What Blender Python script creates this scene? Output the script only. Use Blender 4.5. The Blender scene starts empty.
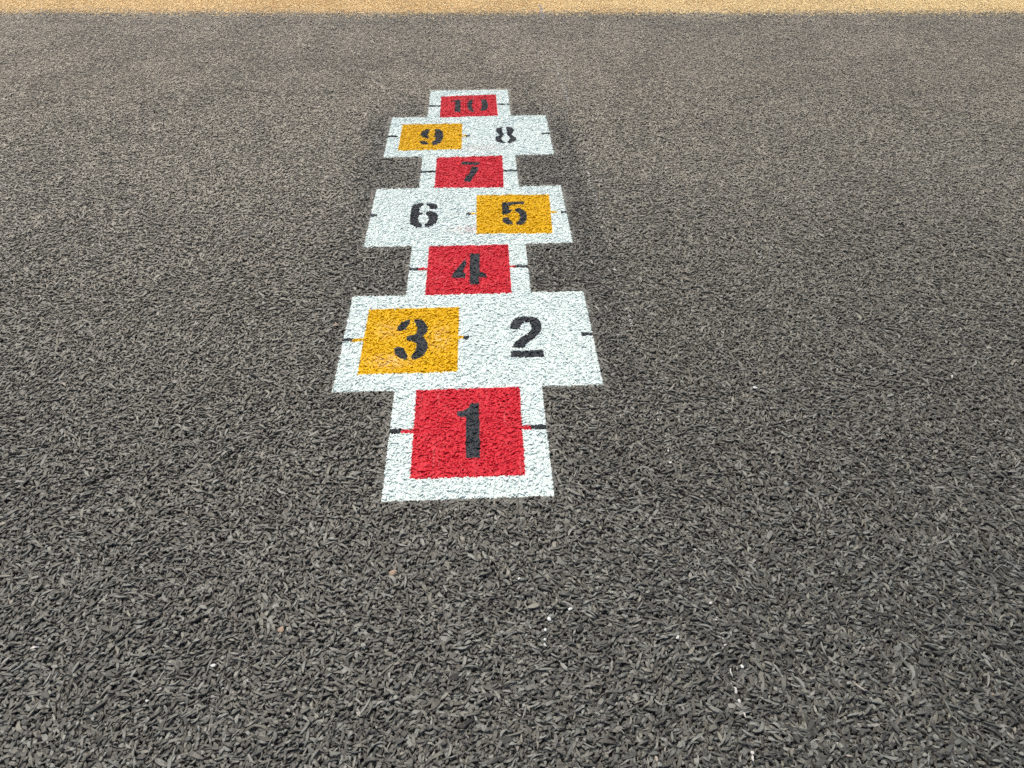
import bpy, bmesh, math
import numpy as np

rng = np.random.default_rng(11)
scene = bpy.context.scene
COL = scene.collection

# ---------------------------------------------------------------- layout (metres)
# z = 0 is the level of the tops of the rubber shreds; the camera stands 1.5 m above it
CAM_H, PITCH, FPX = 1.5, math.radians(40.84), 720.0
OX, OY, ROT = -0.1183, 1.2635, math.radians(2.5084)     # hopscotch: middle of its near edge, turn
BASE_Z = -0.013
TAN_Y = 6.24
CHALK_X = 0.572

A, B = 0.2324, 0.4287
ROWS = [0.0, 0.4507, 0.9866, 1.3463, 1.8744, 2.2283, 2.7599, 3.1873]
SQUARES = {   # painted colour, corners in the hopscotch's own frame
 '1': ('red', [(-0.1641,0.4502),(0.1624,0.4515),(0.1592,0.077),(-0.1608,0.0776)]),
 '3': ('yellow', [(-0.3596,0.9015),(-0.0342,0.9007),(-0.0348,0.5363),(-0.3593,0.5342)]),
 '4': ('red', [(-0.1621,1.3428),(0.1615,1.3426),(0.1604,0.9848),(-0.1621,0.9835)]),
 '5': ('yellow', [(0.0347,1.792),(0.3669,1.7847),(0.3519,1.4256),(0.0324,1.4351)]),
 '7': ('red', [(-0.1608,2.2152),(0.1672,2.2241),(0.1617,1.8663),(-0.1604,1.8739)]),
 '9': ('yellow', [(-0.3627,2.6577),(-0.0376,2.6595),(-0.0377,2.3108),(-0.3628,2.3072)]),
 '10': ('red', [(-0.1659,3.0826),(0.1586,3.1077),(0.1601,2.7645),(-0.1634,2.7485)]),
}
STUBS = {     # coloured tabs running from a square into the stencil seam: x0, x1, y
 '1': [(-0.199,-0.160,0.2658),(0.158,0.187,0.2662)],
 '3': [(-0.399,-0.356,0.7195),(-0.038,-0.019,0.7183)],
 '4': [(-0.198,-0.160,1.1674),(0.155,0.1815,1.171)],
 '5': [(0.009,0.038,1.6142),(0.350,0.3872,1.6148)],
 '9': [(-0.040,-0.017,2.483)],
}
MARKS = [     # dark stencil seams: row, x0, x1, y
 (0,-0.2344,-0.1989,0.2684),(0,0.1869,0.2324,0.2669),
 (1,-0.4298,-0.399,0.7209),(1,-0.019,0.0016,0.7175),(1,0.3892,0.4295,0.7195),
 (2,-0.2324,-0.198,1.1670),(2,0.1815,0.2324,1.1717),
 (3,-0.4300,-0.4012,1.6165),(3,-0.0129,0.009,1.6153),(3,0.4048,0.4300,1.6128),
 (4,-0.2324,-0.1599,2.0528),(4,0.1641,0.2324,2.0446),
 (5,-0.4300,-0.3762,2.4930),(5,-0.017,0.0041,2.4824),(5,0.3823,0.4290,2.4988),
 (6,-0.2324,-0.1629,2.9301),(6,0.1599,0.2324,2.9373),
]
NUMBER_ROW = {'1':0,'2':1,'3':1,'4':2,'5':3,'6':3,'7':4,'8':5,'9':5,'10':6}
NUMBERS = {
    '1': [[(0.0091,0.3817),(0.0332,0.3807),(0.0341,0.2993),(0.0341,0.1473),(-0.0074,0.1491),(-0.0067,0.3192),(-0.0224,0.319),(-0.0335,0.325),(-0.0354,0.3459),(-0.0148,0.3497),(-0.0005,0.3608)]],
    '2': [[(0.1447,0.7581),(0.1484,0.7875),(0.1584,0.8129),(0.1758,0.8296),(0.199,0.833),(0.2295,0.8295),(0.2489,0.8134),(0.2563,0.7829),(0.2546,0.7533),(0.2453,0.7287),(0.2287,0.7049),(0.2105,0.6894),(0.1972,0.672),(0.19,0.6525),(0.1464,0.6544),(0.1587,0.6836),(0.1796,0.709),(0.2004,0.7266),(0.2126,0.7426),(0.2202,0.7632),(0.2189,0.7824),(0.2121,0.7955),(0.1996,0.7982),(0.1889,0.7879),(0.1831,0.7754),(0.1802,0.7574)],[(0.1408,0.635),(0.2527,0.638),(0.2522,0.5994),(0.1417,0.5992)]],
    '3': [[(-0.2499,0.771),(-0.2478,0.7919),(-0.2368,0.8128),(-0.2227,0.8272),(-0.2066,0.8331),(-0.2063,0.8093),(-0.2141,0.7926),(-0.2166,0.7674)],[(-0.1913,0.8324),(-0.1724,0.8338),(-0.1549,0.8135),(-0.1427,0.7831),(-0.1423,0.758),(-0.1526,0.7398),(-0.1595,0.7298),(-0.1464,0.713),(-0.138,0.6885),(-0.1385,0.6569),(-0.1473,0.6301),(-0.163,0.6117),(-0.1862,0.6032),(-0.192,0.6205),(-0.1815,0.6432),(-0.1756,0.6663),(-0.1782,0.6902),(-0.1862,0.7026),(-0.2123,0.7098),(-0.2136,0.7363),(-0.1872,0.7413),(-0.1794,0.7554),(-0.1796,0.7805),(-0.1857,0.7999),(-0.1926,0.8109)],[(-0.2515,0.6657),(-0.2438,0.6752),(-0.2193,0.6702),(-0.213,0.6484),(-0.203,0.6248),(-0.2041,0.6059),(-0.2171,0.6057),(-0.236,0.6205),(-0.2472,0.6421)]],
    '4': [[(-0.0144,1.2371),(-0.0096,1.2235),(-0.0095,1.1883),(-0.0174,1.1648),(-0.0217,1.1351),(-0.0115,1.1262),(-0.0136,1.097),(-0.063,1.097),(-0.0678,1.1139)],[(0.0043,1.2748),(0.0444,1.2753),(0.0419,1.1366),(0.069,1.1227),(0.0674,1.0997),(0.0392,1.0947),(0.0422,1.0474),(0.0033,1.0491)]],
    '5': [[(0.1489,1.7156),(0.2484,1.721),(0.247,1.6946),(0.1912,1.6875),(0.1788,1.6833),(0.1772,1.6434),(0.1894,1.6476),(0.1897,1.629),(0.1758,1.6089),(0.1591,1.5982),(0.1451,1.6011)],[(0.2051,1.6539),(0.2227,1.6555),(0.2397,1.6431),(0.2513,1.6171),(0.2535,1.5805),(0.2479,1.5404),(0.2368,1.5145),(0.2171,1.5044),(0.2024,1.5072),(0.2036,1.5313),(0.2148,1.5419),(0.2218,1.5728),(0.2201,1.6047),(0.2123,1.6211),(0.2039,1.6284)],[(0.1441,1.5694),(0.1734,1.5772),(0.1767,1.5524),(0.1876,1.532),(0.1876,1.5078),(0.1706,1.5064),(0.1521,1.5225),(0.1443,1.5449)]],
    '6': [[(-0.203,1.726),(-0.203,1.7045),(-0.2143,1.6884),(-0.2194,1.6605),(-0.2168,1.6327),(-0.202,1.6389),(-0.2008,1.616),(-0.2157,1.6121),(-0.2198,1.5874),(-0.2157,1.5516),(-0.201,1.5334),(-0.1992,1.4986),(-0.2235,1.5018),(-0.2437,1.5221),(-0.2535,1.5444),(-0.2558,1.598),(-0.2555,1.6621),(-0.2543,1.6949),(-0.2423,1.7157),(-0.2252,1.727)],[(-0.1873,1.7229),(-0.1494,1.7165),(-0.1399,1.697),(-0.1368,1.671),(-0.1519,1.6646),(-0.1692,1.6607),(-0.1784,1.6704),(-0.1745,1.682),(-0.1795,1.6964),(-0.1909,1.704)],[(-0.1882,1.6453),(-0.1686,1.6467),(-0.1464,1.6342),(-0.1357,1.6064),(-0.1334,1.5702),(-0.1397,1.5395),(-0.1568,1.514),(-0.171,1.5016),(-0.1878,1.5024),(-0.188,1.5284),(-0.1791,1.5412),(-0.1739,1.5675),(-0.1776,1.6036),(-0.189,1.6178)]],
    '7': [[(-0.0297,2.1618),(0.0558,2.1499),(0.0483,2.116),(-0.0452,2.1268)],[(0.0123,2.1006),(0.0495,2.0922),(0.0406,2.0493),(0.0234,1.9978),(0.0094,1.9348),(-0.0017,1.9228),(-0.0238,1.9425),(-0.0158,1.9931),(0.001,2.0248)]],
    '8': [[(0.184,2.6031),(0.1764,2.5655),(0.1772,2.5329),(0.1865,2.4925),(0.1727,2.4536),(0.1699,2.4226),(0.1887,2.3834),(0.1612,2.38),(0.1377,2.4163),(0.1375,2.4551),(0.1634,2.4903),(0.1397,2.5394),(0.1485,2.5831)],[(0.1999,2.6024),(0.2283,2.5962),(0.2442,2.5544),(0.226,2.4987),(0.2278,2.4827),(0.2508,2.4424),(0.2415,2.4041),(0.216,2.3792),(0.2008,2.3799),(0.2039,2.4134),(0.2153,2.4361),(0.2104,2.4677),(0.1992,2.4999),(0.2048,2.5317),(0.1985,2.5645)]],
    '9': [[(-0.2056,2.5868),(-0.2135,2.5497),(-0.2211,2.51),(-0.2101,2.4701),(-0.2155,2.4547),(-0.244,2.4715),(-0.2584,2.5116),(-0.2515,2.5595),(-0.2307,2.583)],[(-0.1897,2.5812),(-0.1614,2.5849),(-0.1395,2.5465),(-0.136,2.4669),(-0.1492,2.398),(-0.1755,2.3688),(-0.194,2.3771),(-0.1925,2.4151),(-0.178,2.4376),(-0.1761,2.4686),(-0.1917,2.4724),(-0.1807,2.5082),(-0.1818,2.5403)],[(-0.257,2.4255),(-0.236,2.4323),(-0.2165,2.4085),(-0.2091,2.3778),(-0.2332,2.3758),(-0.2523,2.3948)]],
    '10': [[(-0.0819,3.0239),(-0.0511,3.0245),(-0.049,2.8266),(-0.0811,2.828)],[(-0.1081,3.0125),(-0.0818,3.0162),(-0.0814,2.9921),(-0.1077,2.9952)],[(0.0272,3.026),(0.0202,2.9907),(0.015,2.9294),(0.0199,2.8736),(0.0331,2.8348),(0.0132,2.8311),(-0.0034,2.8563),(-0.012,2.9212),(-0.0088,2.9871),(0.0031,3.0202)],[(0.0648,3.0128),(0.0823,3.0362),(0.1025,3.0111),(0.1097,2.9347),(0.1034,2.87),(0.083,2.8417),(0.0631,2.8462),(0.0696,2.8899),(0.0728,2.9363),(0.0707,2.9837)]],
}

def to_local(x, y):
    dx, dy = x - OX, y - OY
    c, s = math.cos(ROT), math.sin(ROT)
    return c*dx + s*dy, -s*dx + c*dy

def to_world(x, y):
    c, s = math.cos(ROT), math.sin(ROT)
    return OX + c*x - s*y, OY + s*x + c*y

def smooth(e0, e1, x):
    t = np.clip((x - e0)/(e1 - e0), 0, 1)
    return t*t*(3 - 2*t)

class Noise:
    """smooth value noise on a wrapped random lattice"""
    def __init__(self, seed, n=64):
        self.g = np.random.default_rng(seed).random((n, n)); self.n = n
    def __call__(self, x, y):
        n = self.n; xi = np.floor(x).astype(int); yi = np.floor(y).astype(int)
        fx = x - xi; fy = y - yi
        fx = fx*fx*(3-2*fx); fy = fy*fy*(3-2*fy)
        g = self.g
        a = g[xi % n, yi % n]; b = g[(xi+1) % n, yi % n]
        c = g[xi % n, (yi+1) % n]; d = g[(xi+1) % n, (yi+1) % n]
        return (a*(1-fx)+b*fx)*(1-fy) + (c*(1-fx)+d*fx)*fy

def in_poly(px, py, poly):
    inside = np.zeros(px.shape, bool)
    n = len(poly)
    for i in range(n):
        x0, y0 = poly[i]; x1, y1 = poly[(i+1) % n]
        if y0 == y1: continue
        cond = (y0 > py) != (y1 > py)
        inside ^= cond & (px < (x1-x0)*(py-y0)/(y1-y0) + x0)
    return inside

# ---------------------------------------------------------------- materials
def new_mat(name):
    m = bpy.data.materials.new(name); m.use_nodes = True
    nt = m.node_tree
    return m, nt, nt.nodes['Principled BSDF']

def mathn(nt, op, a, b=None, clamp=False):
    n = nt.nodes.new('ShaderNodeMath'); n.operation = op; n.use_clamp = clamp
    for i, v in enumerate((a, b)):
        if v is None: continue
        if isinstance(v, (int, float)): n.inputs[i].default_value = v
        else: nt.links.new(v, n.inputs[i])
    return n.outputs[0]

def mixc(nt, fac, a, b, mode='MIX'):
    n = nt.nodes.new('ShaderNodeMix'); n.data_type = 'RGBA'; n.blend_type = mode
    for sock, v in ((n.inputs[0], fac), (n.inputs[6], a), (n.inputs[7], b)):
        if isinstance(v, (int, float)): sock.default_value = v
        elif isinstance(v, tuple): sock.default_value = (*v, 1.0)
        else: nt.links.new(v, sock)
    return n.outputs[2]

def attr(nt, name):
    n = nt.nodes.new('ShaderNodeAttribute'); n.attribute_name = name
    return n.outputs['Fac']

def ramp(nt, fac, stops):
    n = nt.nodes.new('ShaderNodeValToRGB')
    while len(n.color_ramp.elements) < len(stops): n.color_ramp.elements.new(0.5)
    for e, (p, c) in zip(n.color_ramp.elements, stops):
        e.position = p; e.color = (*c, 1.0)
    nt.links.new(fac, n.inputs[0])
    return n.outputs[0]

def noise_tex(nt, scale, detail=3.0, rough=0.55, coord='Object', stretch=None):
    tc = nt.nodes.new('ShaderNodeTexCoord')
    n = nt.nodes.new('ShaderNodeTexNoise')
    n.inputs['Scale'].default_value = scale; n.inputs['Detail'].default_value = detail
    n.inputs['Roughness'].default_value = rough
    src = tc.outputs[coord]
    if stretch:
        mp = nt.nodes.new('ShaderNodeMapping'); mp.inputs['Scale'].default_value = stretch[:3]
        if len(stretch) > 3: mp.inputs['Rotation'].default_value = (0, 0, stretch[3])
        nt.links.new(src, mp.inputs[0]); src = mp.outputs[0]
    nt.links.new(src, n.inputs['Vector'])
    return n.outputs['Fac']

def rubber(name, stops, rough, mottle=0.36, spec=0.5, dust=0.0, dust_tint=(1, 1, 1), pale_col=None):
    m, nt, p = new_mat(name)
    c = ramp(nt, attr(nt, 'tone'), stops)
    b = mathn(nt, 'GREATER_THAN', mathn(nt, 'FRACT', mathn(nt, 'MULTIPLY', attr(nt, 'tone'), 53.7)), 0.74)
    c = mixc(nt, mathn(nt, 'MULTIPLY', b, 0.8), c, mixc(nt, 1.0, c, (1.08, 0.99, 0.88), 'MULTIPLY'))
    big = noise_tex(nt, 1.3, 4, 0.6)
    fine = noise_tex(nt, 9.0, 3, 0.6)
    k = mathn(nt, 'ADD', mathn(nt, 'MULTIPLY', big, mottle), mathn(nt, 'MULTIPLY', fine, mottle*0.7))
    k = mathn(nt, 'ADD', k, 1.0 - mottle*0.85)
    st = attr(nt, 'tone_shift')
    k = mathn(nt, 'MULTIPLY', k, mathn(nt, 'SUBTRACT', 1.0, mathn(nt, 'MAXIMUM', st, 0.0)))
    cc = nt.nodes.new('ShaderNodeCombineColor')
    for i in range(3): nt.links.new(k, cc.inputs[i])
    c = mixc(nt, 1.0, c, cc.outputs[0], 'MULTIPLY')
    if pale_col:
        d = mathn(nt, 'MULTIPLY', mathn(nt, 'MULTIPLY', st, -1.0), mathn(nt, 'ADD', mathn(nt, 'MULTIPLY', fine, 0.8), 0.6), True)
        c = mixc(nt, d, c, pale_col)  # dark mulch: far light painted into base colour; tan: paler right end
    nt.links.new(c, p.inputs['Base Color'])
    p.inputs['Roughness'].default_value = rough
    p.inputs['Specular IOR Level'].default_value = spec
    p.inputs['Sheen Weight'].default_value = dust; p.inputs['Sheen Roughness'].default_value = 0.45
    p.inputs['Sheen Tint'].default_value = (*dust_tint, 1)
    return m

def paint(name, base, worn, wear=0.5, rough=0.45, smudge=None, streak=None):
    """coat of paint on rubber: slight per-shred tone, worn cloudy patches"""
    m, nt, p = new_mat(name)
    t = attr(nt, 'tone')
    dark = tuple(c*0.80 for c in base)
    c = mixc(nt, mathn(nt, 'MULTIPLY', t, 1.0, True), dark, base)
    n = noise_tex(nt, 11.0, 4, 0.65)
    f = mathn(nt, 'MULTIPLY', mathn(nt, 'SUBTRACT', n, 0.53, ), 5.0*wear, True)
    c = mixc(nt, f, c, worn)
    if streak:
        s = noise_tex(nt, 30.0, 2, 0.5, stretch=(4.0, 0.25, 1.0, 0.32))
        f = mathn(nt, 'MULTIPLY', mathn(nt, 'SUBTRACT', s, 0.62), 3.0, True)
        c = mixc(nt, f, c, streak)
    for (x, y, rx, ry, col, amt) in (smudge or []):
        tc = nt.nodes.new('ShaderNodeTexCoord')
        mp = nt.nodes.new('ShaderNodeMapping'); mp.vector_type = 'TEXTURE'
        mp.inputs['Location'].default_value = (x, y, 0); mp.inputs['Scale'].default_value = (rx, ry, 1)
        g = nt.nodes.new('ShaderNodeTexGradient'); g.gradient_type = 'SPHERICAL'
        nt.links.new(tc.outputs['Object'], mp.inputs[0]); nt.links.new(mp.outputs[0], g.inputs[0])
        grain = noise_tex(nt, 60.0, 3, 0.7)
        f = mathn(nt, 'MULTIPLY', g.outputs['Fac'], mathn(nt, 'MULTIPLY', mathn(nt, 'SUBTRACT', grain, 0.42), 6*amt, True), True)
        c = mixc(nt, f, c, col)
    nt.links.new(c, p.inputs['Base Color'])
    p.inputs['Roughness'].default_value = rough
    p.inputs['Specular IOR Level'].default_value = 0.12
    return m

M_DARK = rubber('dark_rubber', [(0.0, (0.017, 0.0192, 0.0172)), (0.5, (0.060, 0.0668, 0.0605)), (0.93, (0.190, 0.206, 0.188)), (0.97, (0.28, 0.27, 0.25)), (1.0, (0.62, 0.60, 0.58))], 0.5, dust=0.55, dust_tint=(1.0, 0.93, 0.82), pale_col=(0.412, 0.381, 0.297))
M_TAN = rubber('tan_rubber', [(0.0, (0.70, 0.50, 0.22)), (0.5, (0.88, 0.66, 0.31)), (1.0, (0.89, 0.73, 0.40))], 0.6, 0.08, dust=0.4, dust_tint=(1.0, 0.88, 0.6), pale_col=(0.88, 0.74, 0.40))
M_WHITE = paint('white_paint', (0.725, 0.845, 0.83), (0.70, 0.80, 0.785), 0.5, 0.5,
                smudge=[(0.005, 1.475, 0.13, 0.05, (0.72, 0.36, 0.36), 0.5), (0.07, 2.325, 0.17, 0.07, (0.75, 0.48, 0.48), 0.35)])
M_RED = paint('red_paint', (0.62, 0.020, 0.040), (0.66, 0.060, 0.080), 0.6, 0.45, streak=(0.72, 0.22, 0.22))
M_YELLOW = paint('yellow_paint', (0.75, 0.450, 0.0), (0.80, 0.49, 0.006), 0.5, 0.45,
                 smudge=[(-0.26, 0.60, 0.10, 0.05, (0.85, 0.62, 0.36), 0.6), (-0.28, 0.77, 0.06, 0.07, (0.85, 0.62, 0.30), 0.45), (-0.10, 0.72, 0.05, 0.10, (0.86, 0.60, 0.25), 0.6)])
M_BLACK = paint('black_paint', (0.036, 0.045, 0.054), (0.056, 0.066, 0.076), 0.8, 0.5)
M_CHALK = paint('chalk', (0.60, 0.60, 0.575), (0.42, 0.42, 0.40), 0.8, 0.5)

def sheet_mat(name, col):
    m, nt, p = new_mat(name)
    n = noise_tex(nt, 140.0, 4, 0.7); b = noise_tex(nt, 2.0, 3, 0.6)
    k = mathn(nt, 'ADD', mathn(nt, 'MULTIPLY', n, 0.9), mathn(nt, 'MULTIPLY', b, 0.3))
    nt.links.new(mixc(nt, k, tuple(c*0.45 for c in col), tuple(c*1.25 for c in col)), p.inputs['Base Color'])
    bp = nt.nodes.new('ShaderNodeBump'); bp.inputs['Strength'].default_value = 0.8; bp.inputs['Distance'].default_value = 0.006
    nt.links.new(n, bp.inputs['Height']); nt.links.new(bp.outputs[0], p.inputs['Normal'])
    p.inputs['Roughness'].default_value = 0.6
    return m

# ---------------------------------------------------------------- mesh from arrays
def mesh_object(name, V, F, mat, tone=None, tone_shift=None, parent=None):
    me = bpy.data.meshes.new(name)
    nv, nf = len(V), len(F)
    me.vertices.add(nv); me.vertices.foreach_set('co', np.ascontiguousarray(V, np.float32).ravel())
    me.loops.add(nf*4); me.loops.foreach_set('vertex_index', np.ascontiguousarray(F, np.int32).ravel())
    me.polygons.add(nf); me.polygons.foreach_set('loop_start', np.arange(0, nf*4, 4, dtype=np.int32))
    me.polygons.foreach_set('use_smooth', np.zeros(nf, bool))
    me.update(calc_edges=True)
    for an, arr in (('tone', tone), ('tone_shift', tone_shift)):
        if arr is None: continue
        at = me.attributes.new(an, 'FLOAT', 'FACE')
        at.data.foreach_set('value', np.ascontiguousarray(arr, np.float32))
    me.materials.append(mat)
    o = bpy.data.objects.new(name, me); COL.objects.link(o)
    if parent: o.parent = parent
    return o

def compact(V, F):
    u, invx = np.unique(F.ravel(), return_inverse=True)
    return V[u], invx.reshape(F.shape)

# ---------------------------------------------------------------- rubber shreds
def build_shreds(x, y, size, nsec, prof, zmean, zspread, tilt):
    """every shred is a bent, tapering strip of cut rubber; returns verts, quads, face -> shred"""
    n = len(x)
    r = lambda: rng.random(n)
    L = np.clip(np.exp(rng.normal(np.log(0.0160), 0.46, n)), 0.005, 0.046)*size
    W = np.clip(np.exp(rng.normal(np.log(0.0041), 0.36, n)), 0.0022, 0.011)*size
    W = np.minimum(W, L*0.8)
    T = 0.0024 + 0.0016*r()
    # neighbouring shreds tend to lie the same way, as raked rubber does
    th = rng.normal(0, 0.75, n) + 2*math.pi*FLOW(x*2.6, y*2.6) + (r() < 0.35)*r()*math.pi
    bend = rng.normal(0, 0.055, n); twist = rng.normal(0, 0.06, n)
    pit = rng.normal(0, tilt, n); rol = rng.normal(0, tilt*1.6, n)
    z0 = zmean + zspread*(r() - 0.62)
    arch = rng.normal(0.0006, 0.0010, n)
    t = np.linspace(-1, 1, nsec)
    pw = 1.6 + 1.6*r(); skew = rng.normal(0, 0.25, n)
    tt = np.clip(np.abs(t[None, :] + skew[:, None]*(1 - t[None, :]**2)), 0, 1)
    half = 0.5*W[:, None]*np.clip(1 - tt**pw[:, None], 0.0, 1)**0.6 + 0.10*W[:, None]
    along = 0.5*L[:, None]*t[None, :]
    lat = bend[:, None]*L[:, None]*(t[None, :]**2 - 0.33)*2 + twist[:, None]*0
    endz = -(np.abs(t)**6)[None, :]*T[:, None]*0.45
    if prof == 5: po = np.array([-1.05, -0.93, 0.0, 0.93, 1.05]); pz = np.array([-1.0, -0.06, 0.0, -0.06, -1.0])
    elif prof == 4: po = np.array([-1.05, -0.92, 0.92, 1.05]); pz = np.array([-1.0, 0.0, 0.0, -1.0])
    else: po = np.array([-1.0, 0.25, 1.0]); pz = np.array([-0.40, 0.0, -0.40])
    u = np.broadcast_to(along[:, :, None], (n, nsec, prof)).copy()
    w = lat[:, :, None] + half[:, :, None]*po[None, None, :]
    if prof >= 4:
        u += rng.normal(0, 0.0004, u.shape); w = w + rng.normal(0, 0.00035, w.shape)
    zz = (z0[:, None] + arch[:, None]*(1 - t[None, :]**2) + endz)[:, :, None] + T[:, None, None]*pz[None, None, :]
    zz = zz + pit[:, None, None]*u + (rol[:, None, None] + twist[:, None, None]*t[None, :, None])*w
    zz = zz + rng.normal(0, 0.00022, zz.shape)
    c, s = np.cos(th)[:, None, None], np.sin(th)[:, None, None]
    X = x[:, None, None] + c*u - s*w; Y = y[:, None, None] + s*u + c*w
    V = np.stack([X, Y, zz], -1).reshape(-1, 3).astype(np.float32)
    i, j = np.meshgrid(np.arange(nsec-1), np.arange(prof-1), indexing='ij')
    q = np.stack([i*prof+j, (i+1)*prof+j, (i+1)*prof+j+1, i*prof+j+1], -1).reshape(-1, 4)
    F = (q[None] + (np.arange(n)*nsec*prof)[:, None, None]).reshape(-1, 4)
    owner = np.repeat(np.arange(n), len(q))
    return V, F, owner

FLOW = Noise(5)

def half_width(y, margin):
    return (y*math.cos(PITCH) + CAM_H*math.sin(PITCH))*512/FPX + margin

def scatter(y0, y1, density, margin, xlim=None):
    s = density**-0.5
    xm = half_width(y1, margin)
    gx = np.arange(-xm, xm, s); gy = np.arange(y0, y1, s)
    X, Y = np.meshgrid(gx, gy); X = X.ravel(); Y = Y.ravel()
    X = X + rng.uniform(-0.75, 0.75, X.shape)*s; Y = Y + rng.uniform(-0.75, 0.75, Y.shape)*s
    k = np.abs(X) < half_width(Y, margin)
    return X[k], Y[k]

def court_zone(lx, ly, grow):
    single = np.abs(lx) < A + grow; double = np.abs(lx) < B + grow
    z = np.zeros(lx.shape, bool)
    for k in range(7):
        z |= (double if k % 2 else single) & (ly > ROWS[k]-grow) & (ly < ROWS[k+1]+grow)
    return z

def tones(n):
    t = np.clip(0.44 + rng.normal(0, 0.26, n) + 0.10*rng.exponential(1.0, n)*(rng.random(n) < 0.5), 0.0, 0.92)
    odd = rng.random(n)
    t = np.where(odd < 0.0045, rng.uniform(0.93, 0.97, n), t)
    t = np.where(odd < 0.00008, 1.0, t)
    return t

def strip_far_light(x, y):
    """strip round the markings: a little darker; far field: brighter light painted in as paler colour"""
    lx, ly = to_local(x, y)
    wob = (WOB(x*5, y*5) - 0.5)*0.10
    k = smooth(-0.58, -0.47, lx+wob)*(1 - smooth(0.535, 0.60, lx+wob*0.4))
    k = k*smooth(0.30, 0.50, ly+wob)*(1 - smooth(2.55, 3.15, ly+wob))
    # stronger light on the far field, painted into the mulch colour
    far_light = smooth(0.7, 5.0, y + 0.2*(WOB(x*0.9+3, y*0.9) - 0.5))*(0.66 - 0.024*np.clip(x, -4, 4))
    far_light = far_light*(0.93 + 0.14*WOB(x*2.1+40, y*2.1+7))
    return np.where(far_light > 0.02, -far_light*(1 - 0.72*k), 0.24*k)           # > 0 darker strip, < 0 paler for the painted far light
WOB = Noise(8)

# class ids of painted faces
CLS = []           # (kind, key)
def cls(kind, key):
    CLS.append((kind, key)); return len(CLS)
PANEL_ID = [cls('panel', k) for k in range(7)]
SQ_ID = {k: cls('square', k) for k in SQUARES}
MARK_ID = [cls('mark', k) for k in range(len(MARKS))]
NUM_ID = {k: cls('number', k) for k in NUMBERS}
RAG = Noise(21, 256)

def classify(x, y):
    """which coat of paint covers a point of the surface (0 = none)"""
    lx, ly = to_local(x, y)
    lx = lx + (RAG(lx*160, ly*160) - 0.5)*0.002 + rng.normal(0, 0.0003, lx.shape)
    ly = ly + (RAG(lx*160+77, ly*160+31) - 0.5)*0.002 + rng.normal(0, 0.0003, ly.shape)
    out = np.zeros(lx.shape, np.int32)
    for k in range(7):
        h = B if k % 2 else A
        out[(np.abs(lx) < h) & (ly >= ROWS[k]) & (ly < ROWS[k+1])] = PANEL_ID[k]
    for k, (x0, x1, ym) in enumerate([m[1:] for m in MARKS]):
        out[(lx > x0) & (lx < x1) & (np.abs(ly - ym) < 0.0100) & (out > 0)] = MARK_ID[k]
    for k, (colr, poly) in SQUARES.items():
        hit = in_poly(lx, ly, poly)
        for (x0, x1, ym) in STUBS.get(k, []):
            hit |= (lx > x0) & (lx < x1) & (np.abs(ly - ym) < 0.0088)
        out[hit] = SQ_ID[k]
    for k, polys in NUMBERS.items():
        a = np.concatenate([np.array(p) for p in polys])
        box = np.where((lx > a[:, 0].min()) & (lx < a[:, 0].max()) & (ly > a[:, 1].min()) & (ly < a[:, 1].max()))[0]
        hit = np.zeros(len(box), bool)
        for p in polys: hit |= in_poly(lx[box], ly[box], p)
        out[box[hit]] = NUM_ID[k]
    return out

dark, tan, chalk = [], [], []          # lists of (V, F, tone, tone shift)
painted = []                           # (V, F, tone, class)

CHALK_SEGS = [(6.02, 6.48, 0.9), (4.25, 5.2, 0.45), (2.88, 3.38, 0.42), (1.9, 2.45, 0.26), (1.38, 1.62, 0.28), (0.88, 1.10, 0.32), (0.50, 0.86, 0.34)]
def chalky(cx_, cy_, lucky):
    """faces brushed by the snapped chalk line: index of the dash + 1, or 0"""
    lx, ly = to_local(cx_, cy_)
    out = np.zeros(len(cx_), np.int32)
    wd = 0.0021 + 0.0020*np.clip(cy_ - 1.5, 0, 5)
    near = np.abs(lx - CHALK_X - 0.004*np.sin(cy_*9) - 0.003*np.sin(cy_*31)) < wd
    for k, (y0, y1, q) in enumerate(CHALK_SEGS):
        out[near & (cy_ > y0) & (cy_ < y1) & (lucky < q)] = k + 1
    return out

def add_field(x, y, size, nsec, prof, kind):
    V, F, ow = build_shreds(x, y, size, nsec, prof, -0.0005, np.where(y > TAN_Y, 0.006, 0.0120 - 0.0035*smooth(2.2, 4.6, y)), 0.075)
    n = len(x); tn = tones(n); st = strip_far_light(x, y)
    cen = V[F].mean(1)
    ch = chalky(cen[:, 0], cen[:, 1], rng.random(n)[ow])
    ch[cen[:, 2] < -0.005] = 0
    for k in range(1, len(CHALK_SEGS)+1):
        fs = ch == k
        if fs.any():
            v, f = compact(V, F[fs]); chalk.append((k, v, f, tn[ow[fs]], st[ow[fs]]))
    nz = (WOB(x*1.7+9, y*1.7) - 0.5)*0.05
    edge = TAN_Y - 0.006*(2.2 - np.minimum(np.abs(x), 3.5))
    is_tan = (y + rng.normal(0, 0.085, n) + nz*1.5) > edge
    for sel, dst in ((is_tan, tan), (~is_tan, dark)):
        fs = sel[ow] & (ch == 0)
        if not fs.any(): continue
        v, f = compact(V, F[fs]); o = ow[fs]
        dst.append((v, f, tn[o], st[o]))

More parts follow.
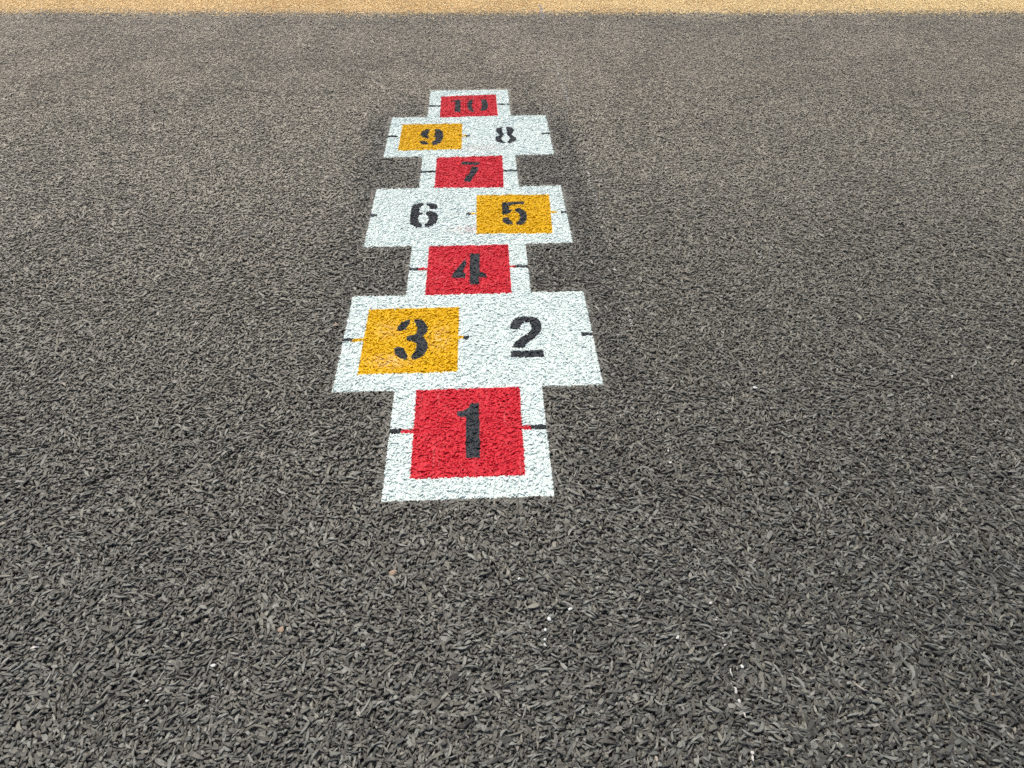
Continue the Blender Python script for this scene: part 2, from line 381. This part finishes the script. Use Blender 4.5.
# bands of the field: near shreds finer, far ones coarser
BANDS = [(0.40, 1.35, 26000, 1.0, 5, 4), (1.35, 2.5, 24000, 0.97, 4, 4), (2.5, 4.0, 20000, 1.02, 4, 4), (4.0, 5.6, 14500, 1.14, 3, 3), (5.6, 8.0, 11000, 1.26, 3, 3)]
for q, (y0, y1, dens, size, nsec, prof) in enumerate(BANDS):
    f0 = 0.0 if q == 0 else 0.15 + 0.12*y0          # neighbouring bands cross-fade
    f1 = 0.0 if q == len(BANDS)-1 else 0.15 + 0.12*y1
    x, y = scatter(y0 - f0, y1 + f1, dens, 0.5)
    keep = np.ones(len(x), bool); die = rng.random(len(x))
    if f0: keep &= die < np.clip((y - (y0 - f0))/(2*f0), 0, 1)
    if f1: keep &= die < np.clip(((y1 + f1) - y)/(2*f1), 0, 1)
    lx, ly = to_local(x, y)
    keep &= ~court_zone(lx, ly, 0.02)
    add_field(x[keep], y[keep], size, nsec, prof, 'field')

# the painted area: same shreds, finely divided so that the coats of paint end crisply
s = 20500**-0.5
gx, gy = np.meshgrid(np.arange(-0.47, 0.47, s), np.arange(-0.04, 3.23, s))
gx = gx.ravel() + rng.uniform(-0.75, 0.75, gx.size)*s; gy = gy.ravel() + rng.uniform(-0.75, 0.75, gy.size)*s
k = court_zone(gx, gy, 0.02); gx, gy = gx[k], gy[k]
x, y = to_world(gx, gy)
V, F, ow = build_shreds(x, y, 1.0, 7, 5, 0.0, 0.0042, 0.045)
tn = tones(len(x)); st = strip_far_light(x, y)
cen = V[F].mean(1)
c = classify(cen[:, 0], cen[:, 1])
c[(cen[:, 2] < -0.0074)] = 0                                   # paint does not reach the deep gaps
fs = c == 0
v, f = compact(V, F[fs]); dark.append((v, f, tn[ow[fs]], st[ow[fs]]))
painted.append((V, F, np.clip(tn[ow]*1.1 + 0.35, 0, 1), c))
# paint that ran between the shreds
step = 0.0042
nx, ny = int(0.92/step), int(3.24/step)
ix, iy = np.meshgrid(np.arange(nx+1), np.arange(ny+1), indexing='ij')
lx = ix*step - 0.46 + rng.normal(0, 0.0006, ix.shape); ly = iy*step - 0.02 + rng.normal(0, 0.0006, iy.shape)
wx, wy = to_world(lx, ly)
zz = -0.0030 + (RAG(lx*120, ly*120) - 0.5)*0.0045 + rng.normal(0, 0.0005, ix.shape)
FV = np.stack([wx, wy, zz], -1).reshape(-1, 3).astype(np.float32)
i, j = np.meshgrid(np.arange(nx), np.arange(ny), indexing='ij')
FF = np.stack([i*(ny+1)+j, (i+1)*(ny+1)+j, (i+1)*(ny+1)+j+1, i*(ny+1)+j+1], -1).reshape(-1, 4)
cen = FV[FF].mean(1); c = classify(cen[:, 0], cen[:, 1])
c[cen[:, 2] < -0.0058] = 0
painted.append((FV, FF, np.full(len(FF), 0.55), c))

def join(parts):
    Vs, Fs, T, S, off = [], [], [], [], 0
    for (v, f, t, s_) in parts:
        Vs.append(v); Fs.append(f + off); T.append(t); S.append(s_); off += len(v)
    return np.concatenate(Vs), np.concatenate(Fs), np.concatenate(T), np.concatenate(S)

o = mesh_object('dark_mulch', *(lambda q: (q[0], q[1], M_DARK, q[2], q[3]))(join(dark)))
o['kind'] = 'stuff'; o['label'] = 'dark grey shredded rubber mulch covering the playground'; o['category'] = 'rubber mulch'
o = mesh_object('tan_mulch', *(lambda q: (q[0], q[1], M_TAN, q[2], -0.75*smooth(-1.5, 3.2, q[0][q[1][:, 0], 0])))(join(tan)))
o['kind'] = 'stuff'; o['label'] = 'strip of tan rubber mulch along the far edge of the dark mulch'; o['category'] = 'rubber mulch'
line = bpy.data.objects.new('chalk_line', None); COL.objects.link(line)
line['label'] = 'faint broken white chalk line running away across dark mulch right of the hopscotch'; line['category'] = 'chalk line'
line.location = (0.45, 0.6, 0)
for k in range(1, len(CHALK_SEGS)+1):
    ps = [c_[1:] for c_ in chalk if c_[0] == k]
    if ps:
        v, f, t_, s_ = join(ps)
        cy_ = v[f].mean(1)[:, 1]; order = np.argsort(cy_)
        gap = 0.009 if k > 4 else (0.016 if k > 1 else 0.03)
        cuts = np.where(np.diff(cy_[order]) > gap)[0] + 1           # a dash ends where the line skips
        for run in np.split(order, cuts):
            dv, df = compact(v, f[run])
            mesh_object('chalk_dash', dv - np.array([0.45, 0.6, 0]), df, M_CHALK, t_[run], None, line)

# ---------------------------------------------------------------- the hopscotch
court = bpy.data.objects.new('hopscotch', None); COL.objects.link(court)
court.location = (OX, OY, 0); court.rotation_euler = (0, 0, ROT)
court['label'] = 'painted hopscotch of white panels with red and yellow numbered squares on dark mulch'
court['category'] = 'hopscotch'

def painted_part(name, cid, mat, parent):
    Vs, Fs, T, off = [], [], [], 0
    for (V_, F_, t_, c_) in painted:
        sel = c_ == cid
        v, f = compact(V_, F_[sel]); lx_, ly_ = to_local(v[:, 0], v[:, 1])
        Vs.append(np.stack([lx_, ly_, v[:, 2]], -1)); Fs.append(f + off); T.append(t_[sel]); off += len(v)
    return mesh_object(name, np.concatenate(Vs), np.concatenate(Fs), mat, np.concatenate(T), None, parent)

PANEL_LABEL = ['nearest white panel, framing red square 1', 'wide white panel with yellow 3 and number 2', 'white panel framing red square 4',
               'wide white panel with number 6 and yellow 5', 'white panel framing red square 7', 'wide white panel with yellow 9 and number 8', 'farthest white panel, framing red square 10']
panels = []
for k in range(7):
    p = painted_part('white_panel', PANEL_ID[k], M_WHITE, court); p['label'] = PANEL_LABEL[k]; panels.append(p)
for k, (colr, poly) in SQUARES.items():
    q = painted_part('%s_square' % colr, SQ_ID[k], M_RED if colr == 'red' else M_YELLOW, panels[NUMBER_ROW[k]])
    q['label'] = '%s square with number %s' % (colr, k)
for k in NUMBERS:
    q = painted_part('number', NUM_ID[k], M_BLACK, panels[NUMBER_ROW[k]]); q['label'] = 'black stencilled number %s' % k
for k, mk in enumerate(MARKS):
    painted_part('stencil_seam', MARK_ID[k], M_BLACK, panels[mk[0]])

# ---------------------------------------------------------------- small things lying on the mulch
def blob(name, x, y, r, mat, flat, seed, label, cat, group):
    g = np.random.default_rng(seed)
    bm = bmesh.new(); bmesh.ops.create_icosphere(bm, subdivisions=2, radius=1.0)
    ax, ay, an = r*g.uniform(0.75, 1.15), r*g.uniform(0.75, 1.25), g.uniform(0, 3.14)
    ph = g.uniform(0, 6.28, 3)
    for v in bm.verts:
        c0 = v.co.copy(); a = math.atan2(c0.y, c0.x)
        k = 1 + 0.16*math.sin(2*a + ph[0]) + 0.12*math.sin(3*a + ph[1]) + 0.06*math.sin(7*c0.z + ph[2])
        u, w = c0.x*ax*k, c0.y*ay*k
        v.co = (u*math.cos(an) - w*math.sin(an), u*math.sin(an) + w*math.cos(an), c0.z*r*flat)
    me = bpy.data.meshes.new(name); bm.to_mesh(me); bm.free(); me.materials.append(mat)
    o = bpy.data.objects.new(name, me); COL.objects.link(o); o.location = (x, y, 0.001 + r*flat*0.3)
    o['label'] = label; o['category'] = cat
    if group: o['group'] = group
    return o
M_DROP, nt, p = new_mat('dried_white_paint'); p.inputs['Base Color'].default_value = (0.62, 0.67, 0.65, 1); p.inputs['Roughness'].default_value = 0.4
M_CHIP, nt, p = new_mat('pale_bark'); 
nt.links.new(mixc(nt, noise_tex(nt, 300, 3, 0.6), (0.20, 0.13, 0.085), (0.46, 0.36, 0.28)), p.inputs['Base Color']); p.inputs['Roughness'].default_value = 0.7
GD = 'white paint drops on the mulch'
DROPS = [
 (0.136, 0.930, 0.0056, 'white paint drop, right end of the row of drops below square 1'),
 (0.086, 0.904, 0.0052, 'white paint drop just left of the rightmost one below square 1'),
 (0.076, 0.876, 0.0044, 'small white paint drop, topmost of the three in a short column'),
 (0.074, 0.852, 0.0044, 'white paint drop, middle of the three in a short column'),
 (0.073, 0.838, 0.0058, 'white paint drop, lowest of the three in a short column'),
 (0.017, 1.012, 0.0038, 'tiny white paint drop nearest below the hopscotch, by itself'),
 (0.376, 0.857, 0.0062, 'elongated white paint drop by itself left of the chalk line'),
 (0.504, 0.788, 0.0042, 'white paint drop just right of the chalk line near the front'),
 (-0.655, 0.790, 0.0058, 'white paint drop far out on the left front mulch'),
 (-0.770, 0.712, 0.0038, 'small white paint drop nearest the lower left corner'),
 (0.769, 1.716, 0.0066, 'white paint drop on the mulch to the right of square 2'),
]
for n_, (x_, y_, r_, lb) in enumerate(DROPS):
    blob('paint_drop', x_, y_, r_*0.86, M_DROP, 0.45, 40+n_, lb, 'paint drop', GD)
blob('bark_chip', -0.291, 1.029, 0.0085, M_CHIP, 0.35, 90, 'pinkish tan bark chip lying below left of square 1', 'bark chip', 'bark chips')
blob('bark_chip', -0.527, 0.876, 0.0075, M_CHIP, 0.4, 91, 'tan bark chip on the mulch near the front left', 'bark chip', 'bark chips')
blob('bark_chip', -0.62, 2.05, 0.009, M_CHIP, 0.4, 92, 'orange tan bark chip on the mulch left of yellow square 3', 'bark chip', 'bark chips')

def sliver(x, y, L, W, ang, bend, mat, label):
    """a thin curled splinter: tapered strip with a ridge and thickness"""
    bm = bmesh.new(); rings = []
    for i in range(8):
        t = i/3.5 - 1; hw = 0.5*W*max(0.12, (1 - abs(t)**2.2)); u = t*L/2; v0 = bend*L*(t*t - 0.4)
        z = 0.0012 + 0.0015*(1 - t*t)
        ring = []
        for (a, b) in ((-1, -0.0012), (-0.7, 0.0008), (0.5, 0.0014), (1, -0.0010)):
            v = v0 + a*hw
            ring.append(bm.verts.new((u*math.cos(ang) - v*math.sin(ang), u*math.sin(ang) + v*math.cos(ang), z + b)))
        rings.append(ring)
    for r0, r1 in zip(rings, rings[1:]):
        for k in range(4): bm.faces.new((r0[k], r0[(k+1) % 4], r1[(k+1) % 4], r1[k]))
    bm.faces.new(rings[0][::-1]); bm.faces.new(rings[-1]); bmesh.ops.recalc_face_normals(bm, faces=bm.faces)
    me = bpy.data.meshes.new('wood_sliver'); bm.to_mesh(me); bm.free(); me.materials.append(mat)
    o = bpy.data.objects.new('wood_sliver', me); COL.objects.link(o); o.location = (x, y, 0.0)
    o['label'] = label; o['category'] = 'sliver'; o['group'] = 'pale slivers on the mulch'
M_SLIVER, nt, p = new_mat('weathered_wood')
nt.links.new(mixc(nt, noise_tex(nt, 220, 3, 0.6), (0.20, 0.19, 0.17), (0.46, 0.44, 0.40)), p.inputs['Base Color']); p.inputs['Roughness'].default_value = 0.6
sliver(0.504, 1.716, 0.052, 0.007, 0.9, 0.10, M_SLIVER, 'pale grey splinter on the mulch right of square 1')
sliver(0.735, 1.655, 0.060, 0.0035, -0.05, 0.05, M_SLIVER, 'long thin pale stick lying level, right of square 1')
sliver(0.745, 0.742, 0.036, 0.006, -0.75, 0.08, M_SLIVER, 'whitish splinter near the lower right of the picture')

# ---------------------------------------------------------------- ground sheets under the mulch
def sheet(name, x0, x1, y0, y1, z, mat):
    me = bpy.data.meshes.new(name)
    me.from_pydata([(x0, y0, z), (x1, y0, z), (x1, y1, z), (x0, y1, z)], [], [(0, 1, 2, 3)])
    me.materials.append(mat)
    o = bpy.data.objects.new(name, me); COL.objects.link(o); o['kind'] = 'structure'
    return o
sheet('ground', -150, 150, -150, 150, BASE_Z, sheet_mat('ground_rubber', (0.07, 0.066, 0.062)))
sheet('tan_surface', -40, 40, TAN_Y, 30, BASE_Z + 0.004, sheet_mat('tan_ground', (0.60, 0.36, 0.12)))

# ---------------------------------------------------------------- light, sky, camera
SUN_EL, SUN_AZ = math.radians(60), math.radians(-25)     # azimuth from +Y (away from the camera) towards +X
w = bpy.data.worlds.new('World'); scene.world = w; w.use_nodes = True
bg = w.node_tree.nodes['Background']
sky = w.node_tree.nodes.new('ShaderNodeTexSky'); sky.sky_type = 'NISHITA'; sky.sun_disc = False
sky.sun_elevation = SUN_EL; sky.sun_rotation = SUN_AZ; sky.dust_density = 6.0; sky.air_density = 1.0; sky.ozone_density = 0.4
w.node_tree.links.new(sky.outputs[0], bg.inputs[0]); bg.inputs[1].default_value = 0.10
ld = bpy.data.lights.new('sun', 'SUN'); ld.energy = 1.5; ld.angle = math.radians(30); ld.color = (1.0, 0.91, 0.78)
sun = bpy.data.objects.new('sun', ld); COL.objects.link(sun)
sun.rotation_euler = (math.radians(90) - SUN_EL, 0, math.pi - SUN_AZ)
sun.location = (0, 0, 6)

cd = bpy.data.cameras.new('camera'); cd.sensor_width = 36; cd.lens = 36*FPX/1024; cd.clip_start = 0.05; cd.clip_end = 500
cam = bpy.data.objects.new('camera', cd); COL.objects.link(cam)
cam.location = (0, 0, CAM_H); cam.rotation_euler = (math.pi/2 - PITCH, 0, 0)
scene.camera = cam

scene.view_settings.view_transform = 'Standard'; scene.view_settings.look = 'None'
scene.view_settings.exposure = 0.47; scene.view_settings.gamma = 1.0
scene.cycles.use_denoising = False
scene.cycles.max_bounces = 5; scene.cycles.diffuse_bounces = 3; scene.cycles.glossy_bounces = 2
